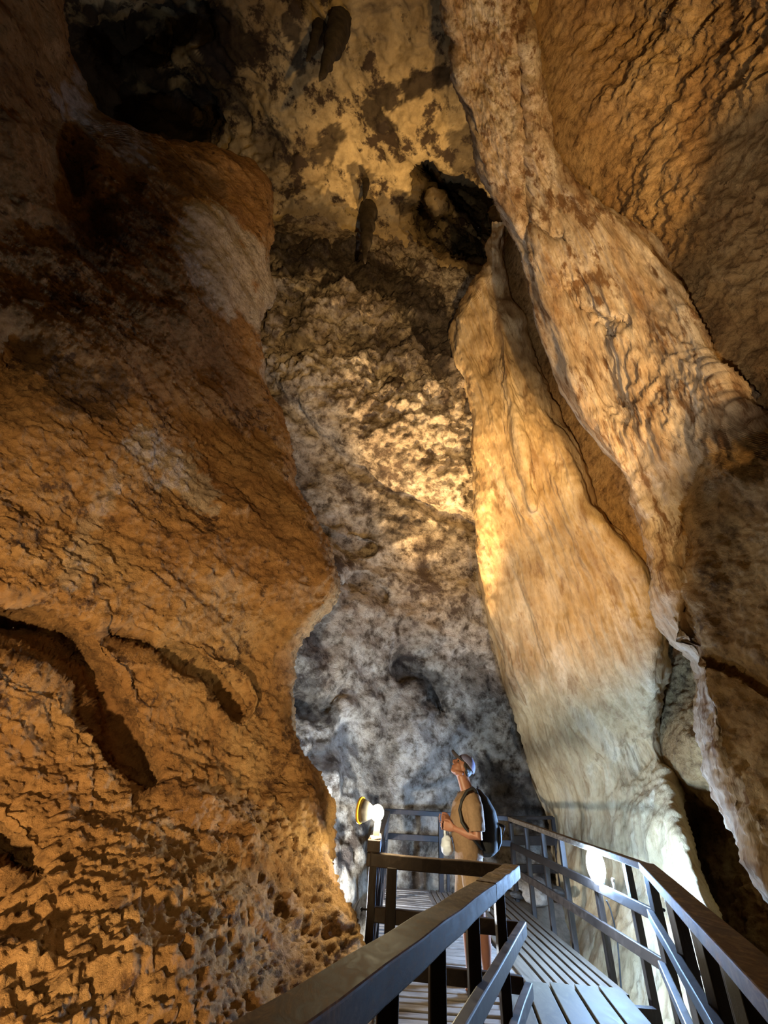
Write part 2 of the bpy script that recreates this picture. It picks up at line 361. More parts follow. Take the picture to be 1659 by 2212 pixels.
# ---- ceiling
CE = [(-200, -700, 15), (500, -700, 14), (1200, -700, 13), (0, 0, 14), (300, 40, 15.5), (420, 220, 17), (560, 100, 15), (700, 300, 15.2), (760, 60, 14.2), (850, 200, 14.0), (950, 330, 14.2), (900, 420, 15.0), (700, 480, 15.0), (800, 590, 15.6), (620, 600, 15.2),
      (950, 600, 15.2), (1100, 300, 13.6), (1100, 0, 12.6), (1300, -300, 13.0), (1250, 600, 15.5), (480, 600, 15.6), (950, 60, 13.4), (100, 600, 15), (900, 760, 16.5), (500, 760, 16.5), (1250, 760, 17)]
def d_ceil(P, x, y):
    return 0.28 * fbm(P, 0.5, 4) + 0.10 * fbm(P, 2.0, 4, 0.6) - 0.12 * np.maximum(0, fbm(P, 1.3, 3) - 0.2) + 0.05 * np.maximum(0, ridged(P, 2.8, 2) - 0.3)
ce = sheet('ceiling', CE, (-700, 760), [(-200, 30), (100, 260), (1250, 0)], disp=d_ceil, mat=M_ceil, carve=[
    ([(215, 60), (260, 120), (330, 90)], 48, 3.0), ([(300, 215), (380, 220), (430, 250)], 55, 3.5), ([(300, 40), (420, 30)], 45, 2.0),
    *HOLE,
    ([(925, 360), (950, 390)], 14, 1.0)], paint=[
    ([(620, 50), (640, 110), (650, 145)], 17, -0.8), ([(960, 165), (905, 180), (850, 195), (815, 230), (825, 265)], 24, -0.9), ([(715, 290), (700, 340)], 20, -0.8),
    ([(450, 40), (500, 90), (400, 60)], 45, -0.9), ([(250, 100), (230, 200), (350, 250)], 70, -0.9), ([(480, 130), (450, 260)], 50, -0.8), ([(620, 480), (700, 500)], 40, -0.5), ([(660, 560), (760, 570)], 22, -0.7), ([(560, 300), (590, 330)], 30, -0.6),  # strokes at the left paint the shade of the deep roof recess
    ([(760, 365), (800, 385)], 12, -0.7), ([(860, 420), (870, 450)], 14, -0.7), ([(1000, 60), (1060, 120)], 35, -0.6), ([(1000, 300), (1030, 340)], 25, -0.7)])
props(ce, 'stained yellow cave roof', 'cave roof', kind='structure')

# ---- right wall, behind the flowstone
WR = [(1000, -700, 14), (2400, -700, 6.0), (1150, 0, 12.6), (1400, 0, 10.8), (1659, 0, 8.4), (2400, 0, 4.6), (1200, 340, 11.0), (1300, 440, 10.0), (1440, 560, 8.4), (1500, 660, 7.5), (1560, 780, 6.6), (1659, 500, 6.8), (1659, 850, 5.6), (1500, 300, 8.8), (2400, 900, 3.4),
      (1200, 800, 10.4), (1120, 640, 12.4), (1270, 1000, 8.8), (1350, 1180, 7.9), (1480, 1450, 8.2), (1380, 1600, 9.4), (1445, 1600, 8.1), (1520, 1640, 7.3), (1500, 1690, 7.6), (1520, 1760, 8.4), (1450, 1760, 8.8), (1560, 1850, 7.9), (1659, 2100, 6.9), (1659, 1400, 7.5), (2000, 1600, 5.5), (1060, 480, 14.5), (1100, 2290, 9.5), (1900, 2290, 5.0), (1100, 1500, 11.5)]
def d_right(P, x, y):
    Q = squash(P, (0.3, 0.5, 0.8), 0.35)
    w = np.clip((420 - y) / 200, 0, 1)
    rough = np.clip((x - 1180 - 0.15 * (y - 300)) / 160, 0.1, 1)
    return rough * (0.12 * fbm(P, 0.8, 3) + (1 - w) * (0.06 * fbm(P, 2.4, 3) + 0.05 * fbm(P, 5.5, 4, 0.72) + 0.03 * billow(P, 6, 2)) + w * (0.08 * fbm(Q, 2.6, 4, 0.7) + 0.035 * fbm(P, 8, 3, 0.7)))
wr = sheet('wall_right', WR, (-700, 2290), [(1040, 170), (1700, 14), (2400, 0)], disp=d_right, mat=M_right, carve=HOLE)
props(wr, 'golden pitted cave wall rising on the right side', 'cave wall', kind='structure')

# ---- the inner flowstone buttress, white-lit at its foot
BL = edge([(1075, 480), (1058, 530), (1064, 570), (1040, 600), (990, 660), (975, 700), (980, 755), (1004, 815), (1022, 890), (1028, 1000), (1030, 1100), (1040, 1240), (1064, 1330), (1082, 1390), (1100, 1460), (1125, 1530), (1148, 1610), (1162, 1700), (1186, 1770), (1200, 1850), (1215, 1950), (1225, 2290), (1225, 2900)])
BR = edge([(1082, 480), (1084, 600), (1090, 655), (1128, 694), (1143, 771), (1177, 868), (1216, 930), (1245, 979), (1259, 1059), (1276, 1105), (1322, 1150), (1378, 1213), (1409, 1295), (1425, 1360), (1425, 1450), (1412, 1540), (1424, 1605), (1462, 1704), (1473, 1774), (1500, 1861), (1525, 1928), (1555, 2000), (1586, 2045), (1620, 2092), (1665, 2142), (1800, 2290), (2200, 2900)])
B1 = [(1070, 480, 13.4), (1062, 570, 12.6), (980, 710, 11.4), (1085, 660, 11.6), (1020, 880, 9.7), (1030, 1100, 8.9), D(1045, 1250, 7.9), D(1090, 1420, 8.2), D(1150, 1610, 8.7), D(1190, 1780, 9.0), D(1215, 1950, 8.6), D(1225, 2290, 7.8),
      (1140, 760, 10.6), (1090, 900, 9.3), (1240, 980, 8.2), (1150, 1150, 8.2), (1270, 1100, 7.6), (1400, 1290, 7.4), (1260, 1350, 7.6), (1420, 1500, 7.3), D(1300, 1600, 7.3), D(1300, 1850, 7.7), D(1420, 1610, 6.9), D(1465, 1720, 6.15), D(1490, 1850, 5.65), D(1560, 2010, 4.95), D(1660, 2140, 4.15), D(1800, 2290, 3.6),
      D(1400, 1900, 6.8), D(1450, 2100, 5.9), D(1350, 2200, 6.9), D(1300, 2050, 7.4), D(1400, 2600, 5.4), D(2200, 2900, 2.0), D(1225, 2900, 6.0)]
SDB = streak((1080, 820, 9.6), (1330, 1500, 7.6))
def d_butt(P, x, y):
    Q = squash(P, SDB, 0.14)
    top = np.clip((1100 - y) / 500, 0, 1); bot = np.clip((y - 1650) / 150, 0, 1)
    return (1 - 0.5 * bot) * (0.10 * fbm(Q, 1.2, 3) + 0.05 * ridged(Q, 2.6, 3) + 0.022 * ridged(Q, 9, 3, 0.6)) + 0.05 * fbm(P, 1.3, 3) + top * 0.12 * fbm(P, 1.1, 2) + 0.008 * fbm(P, 14, 3)
fb = sheet('flowstone_buttress', B1, (480, 2900), [(BL, 130), (BR, 0)], rollL=(18, 0.5), rollR=(20, 0.7), disp=d_butt, mat=M_butt, carve=[
    ([(1086, 650), (1070, 740), (1050, 800)], 14, 0.35), ([(1090, 640), (1082, 720), (1100, 840), (1130, 980), (1150, 1100)], 10, -0.22)])
props(fb, 'tall pale flowstone buttress beside the landing, white-lit at its foot', 'flowstone')

# ---- a lower ledge between buttress and curtain
G1L = edge([(1400, 1300), (1408, 1420), (1380, 1500), (1400, 1560), (1425, 1610), (1450, 1680), (1460, 1720)])
G1R = edge([(1470, 1300), (1520, 1420), (1530, 1500), (1545, 1560), (1560, 1620), (1575, 1690), (1580, 1720)])

# ---- the outer flowstone curtain and the rock below it
CL = edge([(930, -700), (940, -300), (958, 0), (982, 90), (984, 174), (1008, 241), (1023, 313), (1052, 386), (1086, 448), (1134, 530), (1148, 579), (1168, 636), (1197, 714), (1235, 820), (1283, 916), (1322, 983), (1360, 1049), (1385, 1112), (1394, 1170), (1413, 1247),
           (1428, 1320), (1462, 1387), (1494, 1420), (1514, 1508), (1528, 1576), (1544, 1657), (1560, 1717), (1577, 1760), (1598, 1798), (1625, 1850), (1652, 1912), (1700, 2000), (1850, 2290), (2200, 2900)])
CR = edge([(1080, -700), (1100, -200), (1119, 0), (1148, 106), (1168, 174), (1180, 328), (1225, 395), (1283, 448), (1341, 472), (1389, 511), (1438, 569), (1476, 622), (1500, 690), (1534, 771), (1573, 849), (1611, 892), (1680, 940), (1900, 1000), (2350, 1100), (2400, 1300), (2400, 2900)])
CB = edge([(1900, -700), (1900, 880), (1640, 950), (1515, 1010), (1478, 1100), (1476, 1210), (1486, 1300), (1496, 1420), (1532, 1560), (1560, 1620), (1612, 1740), (1650, 1850), (1700, 1960), (1900, 2290), (2300, 2900)])
C1 = [(930, -700, 13.2), (1080, -700, 12.6), (958, 0, 12.0), (1115, 0, 11.6), (1020, 300, 10.6), (1175, 320, 10.0), (1086, 448, 9.6), (1280, 450, 9.0), (1140, 540, 8.7), (1385, 515, 8.3), (1200, 714, 7.6), (1495, 690, 6.9), (1300, 640, 7.7), (1283, 916, 6.5), (1570, 845, 5.8), (1420, 800, 6.5),
      (1370, 1080, 5.8), (1400, 1200, 5.5), (1450, 1370, 5.15), (1500, 1430, 5.0), (1530, 1580, 4.8), (1575, 1755, 4.55), (1650, 1910, 4.3), (1850, 2290, 3.6), (2200, 2900, 2.4), (1659, 950, 5.1), (1550, 1100, 5.15), (1659, 1300, 4.7), (1659, 1700, 4.35), (2000, 1000, 4.0), (2400, 1300, 3.0), (2400, 2200, 2.5)]
SDC = streak((1180, 400, 9.4), (1460, 900, 6.3))
def d_curt(P, x, y):
    up = np.clip((1050 + (x - 1400) * 0.25 - y) / 120, 0, 1)
    Q = squash(P, SDC, 0.085)
    h = up * (0.11 * fbm(Q, 1.5, 3) + 0.055 * ridged(Q, 3.2, 3, 0.6) + 0.022 * ridged(Q, 10, 3, 0.6))
    return h + (1 - up) * (0.07 * fbm(P, 1.0, 3) + 0.035 * fbm(P, 4, 4, 0.65)) + 0.05 * fbm(P, 1.0, 2)
fc = sheet('flowstone_curtain', C1, (-700, 2900), [(CL, 170), (CR, 0)], rollL=(16, 0.5), rollR=(22, 0.5), disp=d_curt, mat=M_curt, mat2=(M_right, lambda x, y: x - CB(y)), carve=[
    ([(1110, -50), (1125, 200), (1132, 340), (1138, 450), (1140, 540)], 10, 0.30),
    ([(1150, 480), (1200, 515), (1215, 520)], 9, 0.25), ([(1255, 665), (1310, 690), (1350, 695)], 10, 0.2), ([(1290, 700), (1330, 720)], 9, 0.2),
    ([(1240, 640), (1290, 760), (1340, 850)], 45, 0.25), ([(1480, 1100), (1470, 1200), (1490, 1400)], 10, 0.15), ([(1500, 1410), (1600, 1450), (1680, 1500)], 9, 0.12)])
props(fc, 'folded pale flowstone curtain sweeping down the right from the roof', 'flowstone')

# ---- cave floor
def floor_mesh():
    xs = np.arange(-3.0, 6.0, 0.07); ys = np.arange(-1.5, 11.5, 0.07)
    X, Y = np.meshgrid(xs, ys); P = np.stack([X, Y, np.zeros_like(X)], -1).reshape(-1, 3)
    rise = np.clip((Y - 7.2) / 1.4, 0, 1) * np.clip((X - 1.6) / 0.7, 0, 1)
    Z = -1.0 + 0.95 * rise + (0.14 * fbm(P, 0.9, 4)).reshape(X.shape) * (1 - 0.6 * rise)
    P = np.stack([X, Y, Z], -1); nr, nc = X.shape
    idx = np.arange(nr * nc).reshape(nr, nc)
    q = np.stack([idx[:-1, :-1], idx[:-1, 1:], idx[1:, 1:], idx[1:, :-1]], -1).reshape(-1, 4)
    me = bpy.data.meshes.new('floor'); me.from_pydata(P.reshape(-1, 3).tolist(), [], q.tolist()); return me
fl = link('floor', floor_mesh(), M_floor, smooth=True)
props(fl, 'rough cave floor under the walkway', 'cave floor', kind='structure')

# ---- stalactites
M_stal = rock('stalactite_rock', [(0.3, (0.03, 0.022, 0.015)), (0.7, (0.09, 0.07, 0.045))], [(0.3, (0.4, 0.4, 0.4)), (0.6, (1, 1, 1))], scale=2, fscale=8, bump=0.5)
def stalactite(bx, by, tip_y, wpx, label):
    t = float(tps_eval(tps_fit(CE), np.array([bx], float), np.array([by], float))[0]) - 0.12
    top = at_t(bx, by, t); L = 0.1
    while proj(top - Vector((0, 0, L)))[1] < tip_y and L < 6: L += 0.02
    r = wpx * t / F_PX * 0.42
    bm = bmesh.new(); n = 26; prof = []
    for k in range(n + 1):
        u = k / n; prof.append((r * (1 - u) ** 0.75 * (1 + 0.10 * math.sin(u * 23 + bx)) * (0.6 + 0.4 * min(1, u * 5) if u < 0.2 else 1) + 0.01, L * u - 0.35 * (1 - u)))
    add_lathe(bm, prof, top, (0.04, 0.02, -1), 28)
    P = np.array([v.co for v in bm.verts]); h = fbm(P, 3.0, 4, 0.6)
    c = np.array(top)
    for v, q in zip(bm.verts, h):
        o = Vector((v.co.x - top.x, v.co.y - top.y, 0)); v.co += o * (0.22 * float(q))
    o = from_bm('stalactite', bm, M_stal, smooth=True)
    return props(o, label, 'stalactite', 'stalactites hanging from the cave roof')
stalactite(738, 42, 158, 40, 'largest dark stalactite high on the cave roof, with a smaller one at its left')
stalactite(695, 58, 122, 27, 'short dark stalactite just left of the largest one on the roof')
stalactite(797, 452, 562, 40, 'grey pointed stalactite hanging lowest, just above the knobbly block')
stalactite(790, 398, 432, 15, 'tiny stalactite on the roof above the grey pointed one')
# ------------------------------------------------------------------ walkway, landing, railings
def timber(name, dark, mid, light, rough=0.5, spec=0.4, stretch=(14, 14, 14), bump=0.35, scale=1.0):
    m, nt, b = new_mat(name)
    co = coords(nt, scale=stretch)
    n1 = N(nt, 'ShaderNodeTexNoise', Scale=scale, Detail=8.0, Roughness=0.7, Distortion=1.2); nt.links.new(co, n1.inputs['Vector'])
    c = ramp(nt, [(0.32, dark), (0.52, mid), (0.72, light)], n1.outputs['Fac'])
    nt.links.new(c.outputs[0], b.inputs['Base Color'])
    rr = ramp(nt, [(0.3, (rough - 0.12,) * 3), (0.7, (rough + 0.12,) * 3)], n1.outputs['Fac']); nt.links.new(rr.outputs[0], b.inputs['Roughness'])
    b.inputs['Specular IOR Level'].default_value = spec
    bp = N(nt, 'ShaderNodeBump', Strength=bump, Distance=0.006); nt.links.new(n1.outputs['Fac'], bp.inputs['Height']); nt.links.new(bp.outputs[0], b.inputs['Normal'])
    return m
M_rail = timber('dark_rail_timber', (0.024, 0.016, 0.012), (0.042, 0.029, 0.022), (0.09, 0.066, 0.05), 0.5, 0.35, (9, 9, 9), 0.12)
M_cap = timber('weathered_handrail_timber', (0.050, 0.034, 0.022), (0.15, 0.11, 0.075), (0.32, 0.245, 0.165), 0.75, 0.12, (22, 10, 22), 0.15)
M_post = timber('dark_post_timber', (0.012, 0.008, 0.006), (0.020, 0.013, 0.010), (0.045, 0.03, 0.022), 0.5, 0.35, (20, 20, 5))
M_slat = timber('grey_slat_timber', (0.13, 0.105, 0.085), (0.22, 0.185, 0.155), (0.34, 0.29, 0.25), 0.6, 0.25, (4, 30, 12), 0.3)
M_long = timber('brown_board_timber', (0.07, 0.051, 0.033), (0.115, 0.086, 0.059), (0.16, 0.122, 0.086), 0.65, 0.2, (30, 3, 12), 0.3)
M_wide = timber('pale_board_timber', (0.062, 0.050, 0.033), (0.10, 0.082, 0.056), (0.14, 0.116, 0.082), 0.7, 0.15, (10, 4, 8), 0.2)
M_steel = plain('bolt_steel', (0.03, 0.028, 0.027), 0.5, 0.6)

def V(*a): return Vector(a)
Z3 = (0.95, 0.63, 0.33)
FLc = V(0.115, 4.10, 0); FRc = V(1.15, 3.97, 0); BLc = V(0.43, 8.62, 0); BRc = V(2.52, 8.62, 0)
KN = at_z(1397, 1868, 0.94); KN.z = 0

def railing(name, label, loc, rails, posts, bolts=(), group='timber railings around the walkway and landing'):
    """rails: (part, A, B, width, thickness, material); posts: (foot, top, size)"""
    e = empty(name, loc, label, 'railing')
    for part, A, B, w, h, m in rails:
        bm = bmesh.new(); add_beam(bm, A, B, w, h, jit=0.0025, n=8); from_bm(part, bm, m, e, bevel=0.006)
    for foot, top, s in posts:
        bm = bmesh.new(); add_beam(bm, foot, top, s, s, up=(0, 1, 0), jit=0.001, n=3); from_bm('post', bm, M_post, e, bevel=0.005)
    for c, d in bolts:
        bm = bmesh.new(); c = Vector(c); d = Vector(d); add_tube(bm, [c - d * 0.03, c + d * 0.035], 0.006, 8); add_tube(bm, [c + d * 0.018, c + d * 0.03], 0.012, 6)
        from_bm('bolt', bm, M_steel, e)
    return e
def P3(p, z): return V(p.x, p.y, z)

# cross railing at the front of the landing
d = (FRc - FLc).normalized()
railing('railing', 'dark cross railing in front of the person, three level rails', FLc, [
    ('top_rail', P3(FLc, 0.905) - d * 0.05, P3(FRc, 0.905) + d * 0.03, 0.06, 0.085, M_rail),
    ('middle_rail', P3(FLc, 0.60), P3(FRc, 0.60) + d * 0.01, 0.045, 0.085, M_rail),
    ('lower_rail', P3(FLc, 0.335), P3(FRc, 0.335) + d * 0.01, 0.045, 0.085, M_rail)],
    [(P3(FLc, -0.35), P3(FLc, 0.98), 0.06), (P3(FLc + d * 0.145, -0.35), P3(FLc + d * 0.145, 0.87), 0.075)],
    [(P3(FLc, 0.62) + V(-0.04, 0, 0), (-1, 0, 0))])
# railing along the left edge of the landing
d = (BLc - FLc).normalized()
pl = [FLc + d * k for k in (0.35, 1.5, 2.7, 3.8)] + [BLc]
railing('railing', 'dark railing along the left edge of the landing, seen end-on beneath the warm lamp', (FLc + BLc) / 2, [
    ('top_rail', P3(FLc, 0.99) - d * 0.06, P3(BLc, 0.94), 0.10, 0.075, M_rail),
    ('middle_rail', P3(FLc, 0.62) + d * 0.05, P3(BLc, 0.60), 0.04, 0.08, M_rail), ('lower_rail', P3(FLc, 0.32) + d * 0.05, P3(BLc, 0.30), 0.04, 0.08, M_rail)],
    [(P3(p, -0.3), P3(p, 1.0 if k == 4 else 0.93), 0.06) for k, p in enumerate(pl)])
# railing across the back of the landing
p1, p2 = at_y(953, 1900, 8.62), at_y(968, 1900, 8.66)
pe = V(3.3, 8.75, 0)
railing('railing', 'dark railing across the back of the landing before the grey rock', (BLc + BRc) / 2, [
    ('top_rail', P3(BLc, 0.97) - V(.05, 0, 0), P3(BRc, 0.99), 0.07, 0.07, M_post), ('middle_rail', P3(BLc, 0.635) - V(.05, 0, 0), P3(BRc, 0.655), 0.04, 0.085, M_post),
    ('lower_rail', V(p1.x - 0.16, 8.60, 0.335), P3(BRc, 0.335), 0.05, 0.085, M_post),
    ('top_rail', P3(BRc, 1.00), P3(pe, 1.04), 0.06, 0.05, M_post), ('middle_rail', P3(BRc, 0.70), P3(pe, 0.73), 0.05, 0.13, M_post), ('lower_rail', P3(BRc, 0.34), P3(pe, 0.36), 0.05, 0.11, M_post)],
    [(V(p1.x, 8.62, -0.2), V(p1.x, 8.62, 0.95), 0.075), (V(p2.x, 8.66, -0.2), V(p2.x, 8.66, 0.33), 0.05), (P3(BRc + V(0.02, 0.08, 0), -0.2), P3(BRc + V(0.02, 0.08, 0), 0.98), 0.06), (P3(pe, -0.2), P3(pe, 1.05), 0.06)])
# railing along the right side, by the white lamp
BR2 = V(2.50, 8.55, 0)
feet = [at_z(x, y, 0) for x, y in ((1129, 1938), (1149, 1965), (1183, 1997), (1228, 2033), (1290, 2093), (1369, 2164))]
d = (BR2 - KN).normalized()
rx = lambda y: KN.x + (BR2.x - KN.x) * (y - KN.y) / (BR2.y - KN.y)
railing('railing', 'dark right-hand railing that carries the white lamp, between landing and pale buttress', (KN + BR2) / 2, [
    ('top_rail', P3(KN, 0.92) - d * 0.03, P3(BR2, 0.985), 0.075, 0.055, M_cap),
    ('middle_rail', P3(KN, 0.61), P3(BR2, 0.635), 0.035, 0.085, M_rail), ('lower_rail', P3(KN, 0.31), P3(BR2, 0.325), 0.035, 0.085, M_rail)],
    [(V(rx(p.y) + 0.03, p.y, -0.35), V(rx(p.y) + 0.03, p.y, 0.93), 0.06) for p in feet])
# railing of the walkway, nearest on the right
NR = at_z(1659, 2150, 0.99); NR.z = 0
d = (NR - KN).normalized(); NE = KN + d * 4.6
def rz(p, z): return z + 0.028 * (p - KN).length
near_posts = [KN + d * 0.02] + [at_z(x, y, 0.92) for x, y in ((1437, 1942), (1490, 2022), (1560, 2118))]
near_posts = [KN + d * ((p - KN).to_2d().length if k else 0.03) for k, p in enumerate(near_posts)]
near_posts += [KN + d * 2.9, KN + d * 3.7, KN + d * 4.5]
s = V(-d.y, d.x, 0) * (1 if -d.y < 0 else -1)
railing('railing', 'dark broad-topped railing nearest on the right, running to the lower corner', (KN + NE) / 2, [
    ('top_rail', P3(KN, 0.925), P3(NE, rz(NE, 0.925)), 0.125, 0.06, M_cap),
    ('middle_rail', P3(KN + s * .05, 0.61), P3(NE + s * .05, rz(NE, 0.61)), 0.05, 0.07, M_rail), ('lower_rail', P3(KN + s * .05, 0.31), P3(NE + s * .05, rz(NE, 0.31)), 0.05, 0.07, M_rail)],
    [(P3(p, -0.4), P3(p, rz(p, 0.90)), 0.07) for p in near_posts],
    [(P3(near_posts[0], 0.66) + V(0.03, 0, 0), (1, -0.3, 0)), (P3(near_posts[1], 0.62) + V(0.03, 0, 0), (1, -0.3, 0))])
# railing of the walkway, nearest on the left
A = at_z(1104, 1874, 0.93); A.z = 0
NL = at_z(612, 2222, 1.03); NL.z = 0
d = (NL - A).normalized(); NE = A + d * 3.25
def lz(p, z): return z + 0.035 * (p - A).length
def on(px, py):
    p = at_z(px, py, 0.93); return A + d * (p - A).to_2d().length
s = V(d.y, -d.x, 0)
if s.x < 0: s = -s
def under(px, py):      # where the sight line meets the upright plane of this rail
    r = Vector(rays(px, py)); o = Vector(EYEV); p = o + r * ((A - o).dot(s) / r.dot(s))
    return A + d * (p - A).dot(d)
lp = [under(1086, 2060), under(1024, 2080), under(944, 2100), under(838, 2160), A + d * 2.8]
J = on(1036, 1928)
railing('railing', 'dark near-left handrail slanting up to the cross railing, weathered top lit golden', (A + NE) / 2, [  # top timber toned paler to carry the golden lamp light
    ('top_rail', P3(A - d * 0.05, 0.905), P3(J, lz(J, 0.905)), 0.115, 0.075, M_cap),
    ('top_rail', P3(J + d * 0.006, lz(J, 0.905)), P3(NE, lz(NE, 0.905)), 0.115, 0.075, M_cap),
    ('middle_rail', P3(A + d * 0.01 + s * .05, 0.61), P3(NE + s * .05, lz(NE, 0.61)), 0.05, 0.075, M_rail), ('lower_rail', P3(A - d * 0.02 + s * .05, 0.31), P3(NE + s * .05, lz(NE, 0.31)), 0.05, 0.075, M_rail)],
    [(P3(p, -0.4), P3(p, lz(p, 0.875)), 0.058) for p in lp],
    [(P3(lp[0], 0.50) + V(-0.03, 0, 0), (-1, 0, 0))])

# landing: cross slats on the left, long boards on the right
lane = lambda y: 0.14 + 0.31 * (y - 4.1) / 4.5
e = empty('landing_deck', (1.2, 6.4, 0), 'slatted timber landing the person stands on, inside the railings', 'deck')
bm = bmesh.new(); y = 4.17; k = 0
while y < 8.72:
    w = 0.095 + random.uniform(-.008, .008); x1 = 1.52 + random.uniform(-.01, .01)
    if y > 7.0: x1 = 1.05 + (y - 7) * 0.05
    z = -0.02 + random.uniform(-.006, .006); tl = random.uniform(-.012, .012)
    a, b_ = V(lane(y) - 0.05, y, z), V(x1, y, z)
    add_beam(bm, a, b_, w, 0.032, up=(0, tl + 0.03, 1), jit=0.003, n=4); y += w + 0.016
from_bm('cross_slats', bm, M_slat, e, smooth=False, bevel=0.008)
bm = bmesh.new()
xs = [1.55, 1.73, 1.83, 1.93, 2.03, 2.13, 2.23, 2.33, 2.43]
for k in range(len(xs) - 1):
    y0 = 5.16 + random.uniform(-.015, .01); y1 = 8.7 + random.uniform(-.02, .02)
    if k == 0: y0, y1 = 4.3, 6.7
    add_beam(bm, V((xs[k] + xs[k + 1]) / 2, y0, -0.02), V((xs[k] + xs[k + 1]) / 2 + random.uniform(-.004, .004), y1, -0.02 + random.uniform(-.004, .004)), xs[k + 1] - xs[k] - 0.027, 0.035, jit=0.002, n=6)
from_bm('long_boards', bm, M_long, e, bevel=0.006)
bm = bmesh.new()
for q in range(6): add_beam(bm, V(1.1 + q * 0.085, 6.75, -0.021), V(1.12 + q * 0.085, 8.7, -0.021), 0.068, 0.03, jit=0.002, n=5)
from_bm('long_boards', bm, M_slat, e, bevel=0.006)
for q, y in enumerate((4.2, 5.3, 6.5, 7.6, 8.6)):
    bm = bmesh.new(); add_beam(bm, V(lane(y) - 0.1, y, -0.095), V(2.46, y, -0.095), 0.07, 0.11); from_bm('joist', bm, M_post, e)
# walkway towards the viewer
e = empty('walkway_deck', (1.5, 3.2, 0), 'pale wide-board walkway in the bottom right corner, coming towards the viewer', 'deck')
bm = bmesh.new()
g = [at_z(x, y, 0.0) for x, y in ((1080, 2110), (1135, 2132), (1183, 2124), (1234, 2124), (1288, 2128), (1330, 2132))]
h = [at_z(x, y, 0.0) for x, y in ((1120, 2212), (1175, 2212), (1226, 2212), (1298, 2212), (1357, 2212), (1415, 2212))]
xe = [p.x for p in g]; hd = V(0.12, 0.65, 0).normalized()
wd = (xe[5] - xe[1]) / 4
for k in range(-3, 4):
    xm = xe[1] + (k + 0.5) * wd; far = V(xm, 5.17 + random.uniform(-.01, .01), 0.012)
    near = far - hd * 6.0; near.z = 0.16 if k > -9 else 0
    if k < 0:   # boards cut off by the cross railing's corner
        far = far - hd * (0.0 if k > -2 else 1.1)
    add_beam(bm, far, near, wd - 0.028, 0.035, jit=0.002, n=5)
from_bm('wide_boards', bm, M_wide, e, bevel=0.005)
for q, y in enumerate((4.95, 3.6, 2.2, 0.8)):
    bm = bmesh.new(); c = V(1.9 - (5 - y) * 0.185, y, -0.065 + (5.17 - y) * 0.0245); add_beam(bm, c - V(0.85, 0, 0), c + V(0.62, 0, 0), 0.06, 0.10); from_bm('joist', bm, M_post, e)
for x, y in ((1126, 2179), (1186, 2180), (1309, 2186)):
    bm = bmesh.new(); add_ball(bm, at_z(x, y, 0.04) - V(0, 0, 0.006), (0.008, 0.008, 0.004), 8, 6); from_bm('nail_head', bm, M_steel, e)

# stones on the rock floor beside the right railing
M_stone = rock('stone_rock', [(0.3, (0.28, 0.23, 0.18)), (0.7, (0.5, 0.44, 0.37))], [(0.3, (0.5, 0.5, 0.5)), (0.6, (1, 1, 1))], scale=4, fscale=18)
def stone(name, label, c, r, mat):
    bm = bmesh.new(); bmesh.ops.create_icosphere(bm, subdivisions=4, radius=1)
    P = np.array([v.co for v in bm.verts]); h = 1 + 0.28 * fbm(P, 0.9, 3, off=c[0] * 7)
    for v, k in zip(bm.verts, h): v.co = V(v.co.x * r[0], v.co.y * r[1], v.co.z * r[2]) * float(k)
    o = from_bm(name, bm, mat, smooth=True); o.location = c; return props(o, label, 'stone', 'loose stones beside the right railing')
M_dstone = plain('dark_stone', (0.05, 0.045, 0.04), 0.7, nscale=12, var=0.5, bump=0.4)
sc = at_z(1118, 1932, 0.03); stone('stone', 'small dark rounded stone at the far end of the long boards', sc, (0.11, 0.07, 0.055), M_dstone)
sc = at_y(1128, 1908, 9.1); stone('stone', 'long pale stone slab behind the far end of the right railing', sc, (0.42, 0.25, 0.10), M_stone)
sc = at_y(1157, 1932, 8.4); stone('stone', 'blocky pale stone showing through the right railing', sc, (0.20, 0.16, 0.12), M_stone)
sc = at_y(1203, 1926, 8.2); stone('stone', 'dark stone lying by the buttress foot behind the right railing', sc, (0.15, 0.12, 0.06), M_dstone)

# ---- lamps
M_glow_w = plain('white_lamp_glass', (0.9, 0.95, 1.0), 0.3, emit=(0.33, 0.57, 1.0), strength=1150)
M_glow_y = plain('warm_lamp_glass', (1.0, 0.9, 0.7), 0.3, emit=(1.0, 0.84, 0.5), strength=620)
M_lamp_body = plain('lamp_grey_metal', (0.16, 0.16, 0.17), 0.45, 0.5)
M_yellow = plain('lamplit_yellow_metal', (0.85, 0.52, 0.05), 0.4, 0.1)  # yellow stands for the bulb's light on the rim
M_white = plain('white_metal', (0.85, 0.83, 0.78), 0.5)
M_cable = plain('black_cable', (0.02, 0.02, 0.022), 0.5)
LW = V(rx(5.55) - 0.01, 5.55, 0.80)
e = empty('bulkhead_lamp', (LW.x, LW.y, 0.66), 'oval white glowing lamp fixed on the right railing', 'lamp')
bm = bmesh.new(); add_ball(bm, LW + V(-0.02, -0.02, 0), (0.085, 0.10, 0.15), 24, 16); from_bm('lamp_glass', bm, M_glow_w, e, True)  # glass enlarged to take in the lamp's bloom
bm = bmesh.new(); add_lathe(bm, [(0.035, 0), (0.05, 0.01), (0.05, 0.035), (0.035, 0.045)], (LW.x, LW.y, 0.655), (0, 0, 1), 16); from_bm('lamp_base', bm, M_lamp_body, e, True)
bm = bmesh.new(); add_tube(bm, [V(LW.x + 0.07, LW.y - 0.16, 0.64), V(LW.x + 0.07, LW.y - 0.16, 0.70)], 0.012, 10); add_ball(bm, V(LW.x + 0.07, LW.y - 0.16, 0.715), 0.018, 10, 8); from_bm('switch_knob', bm, M_white, e, True)
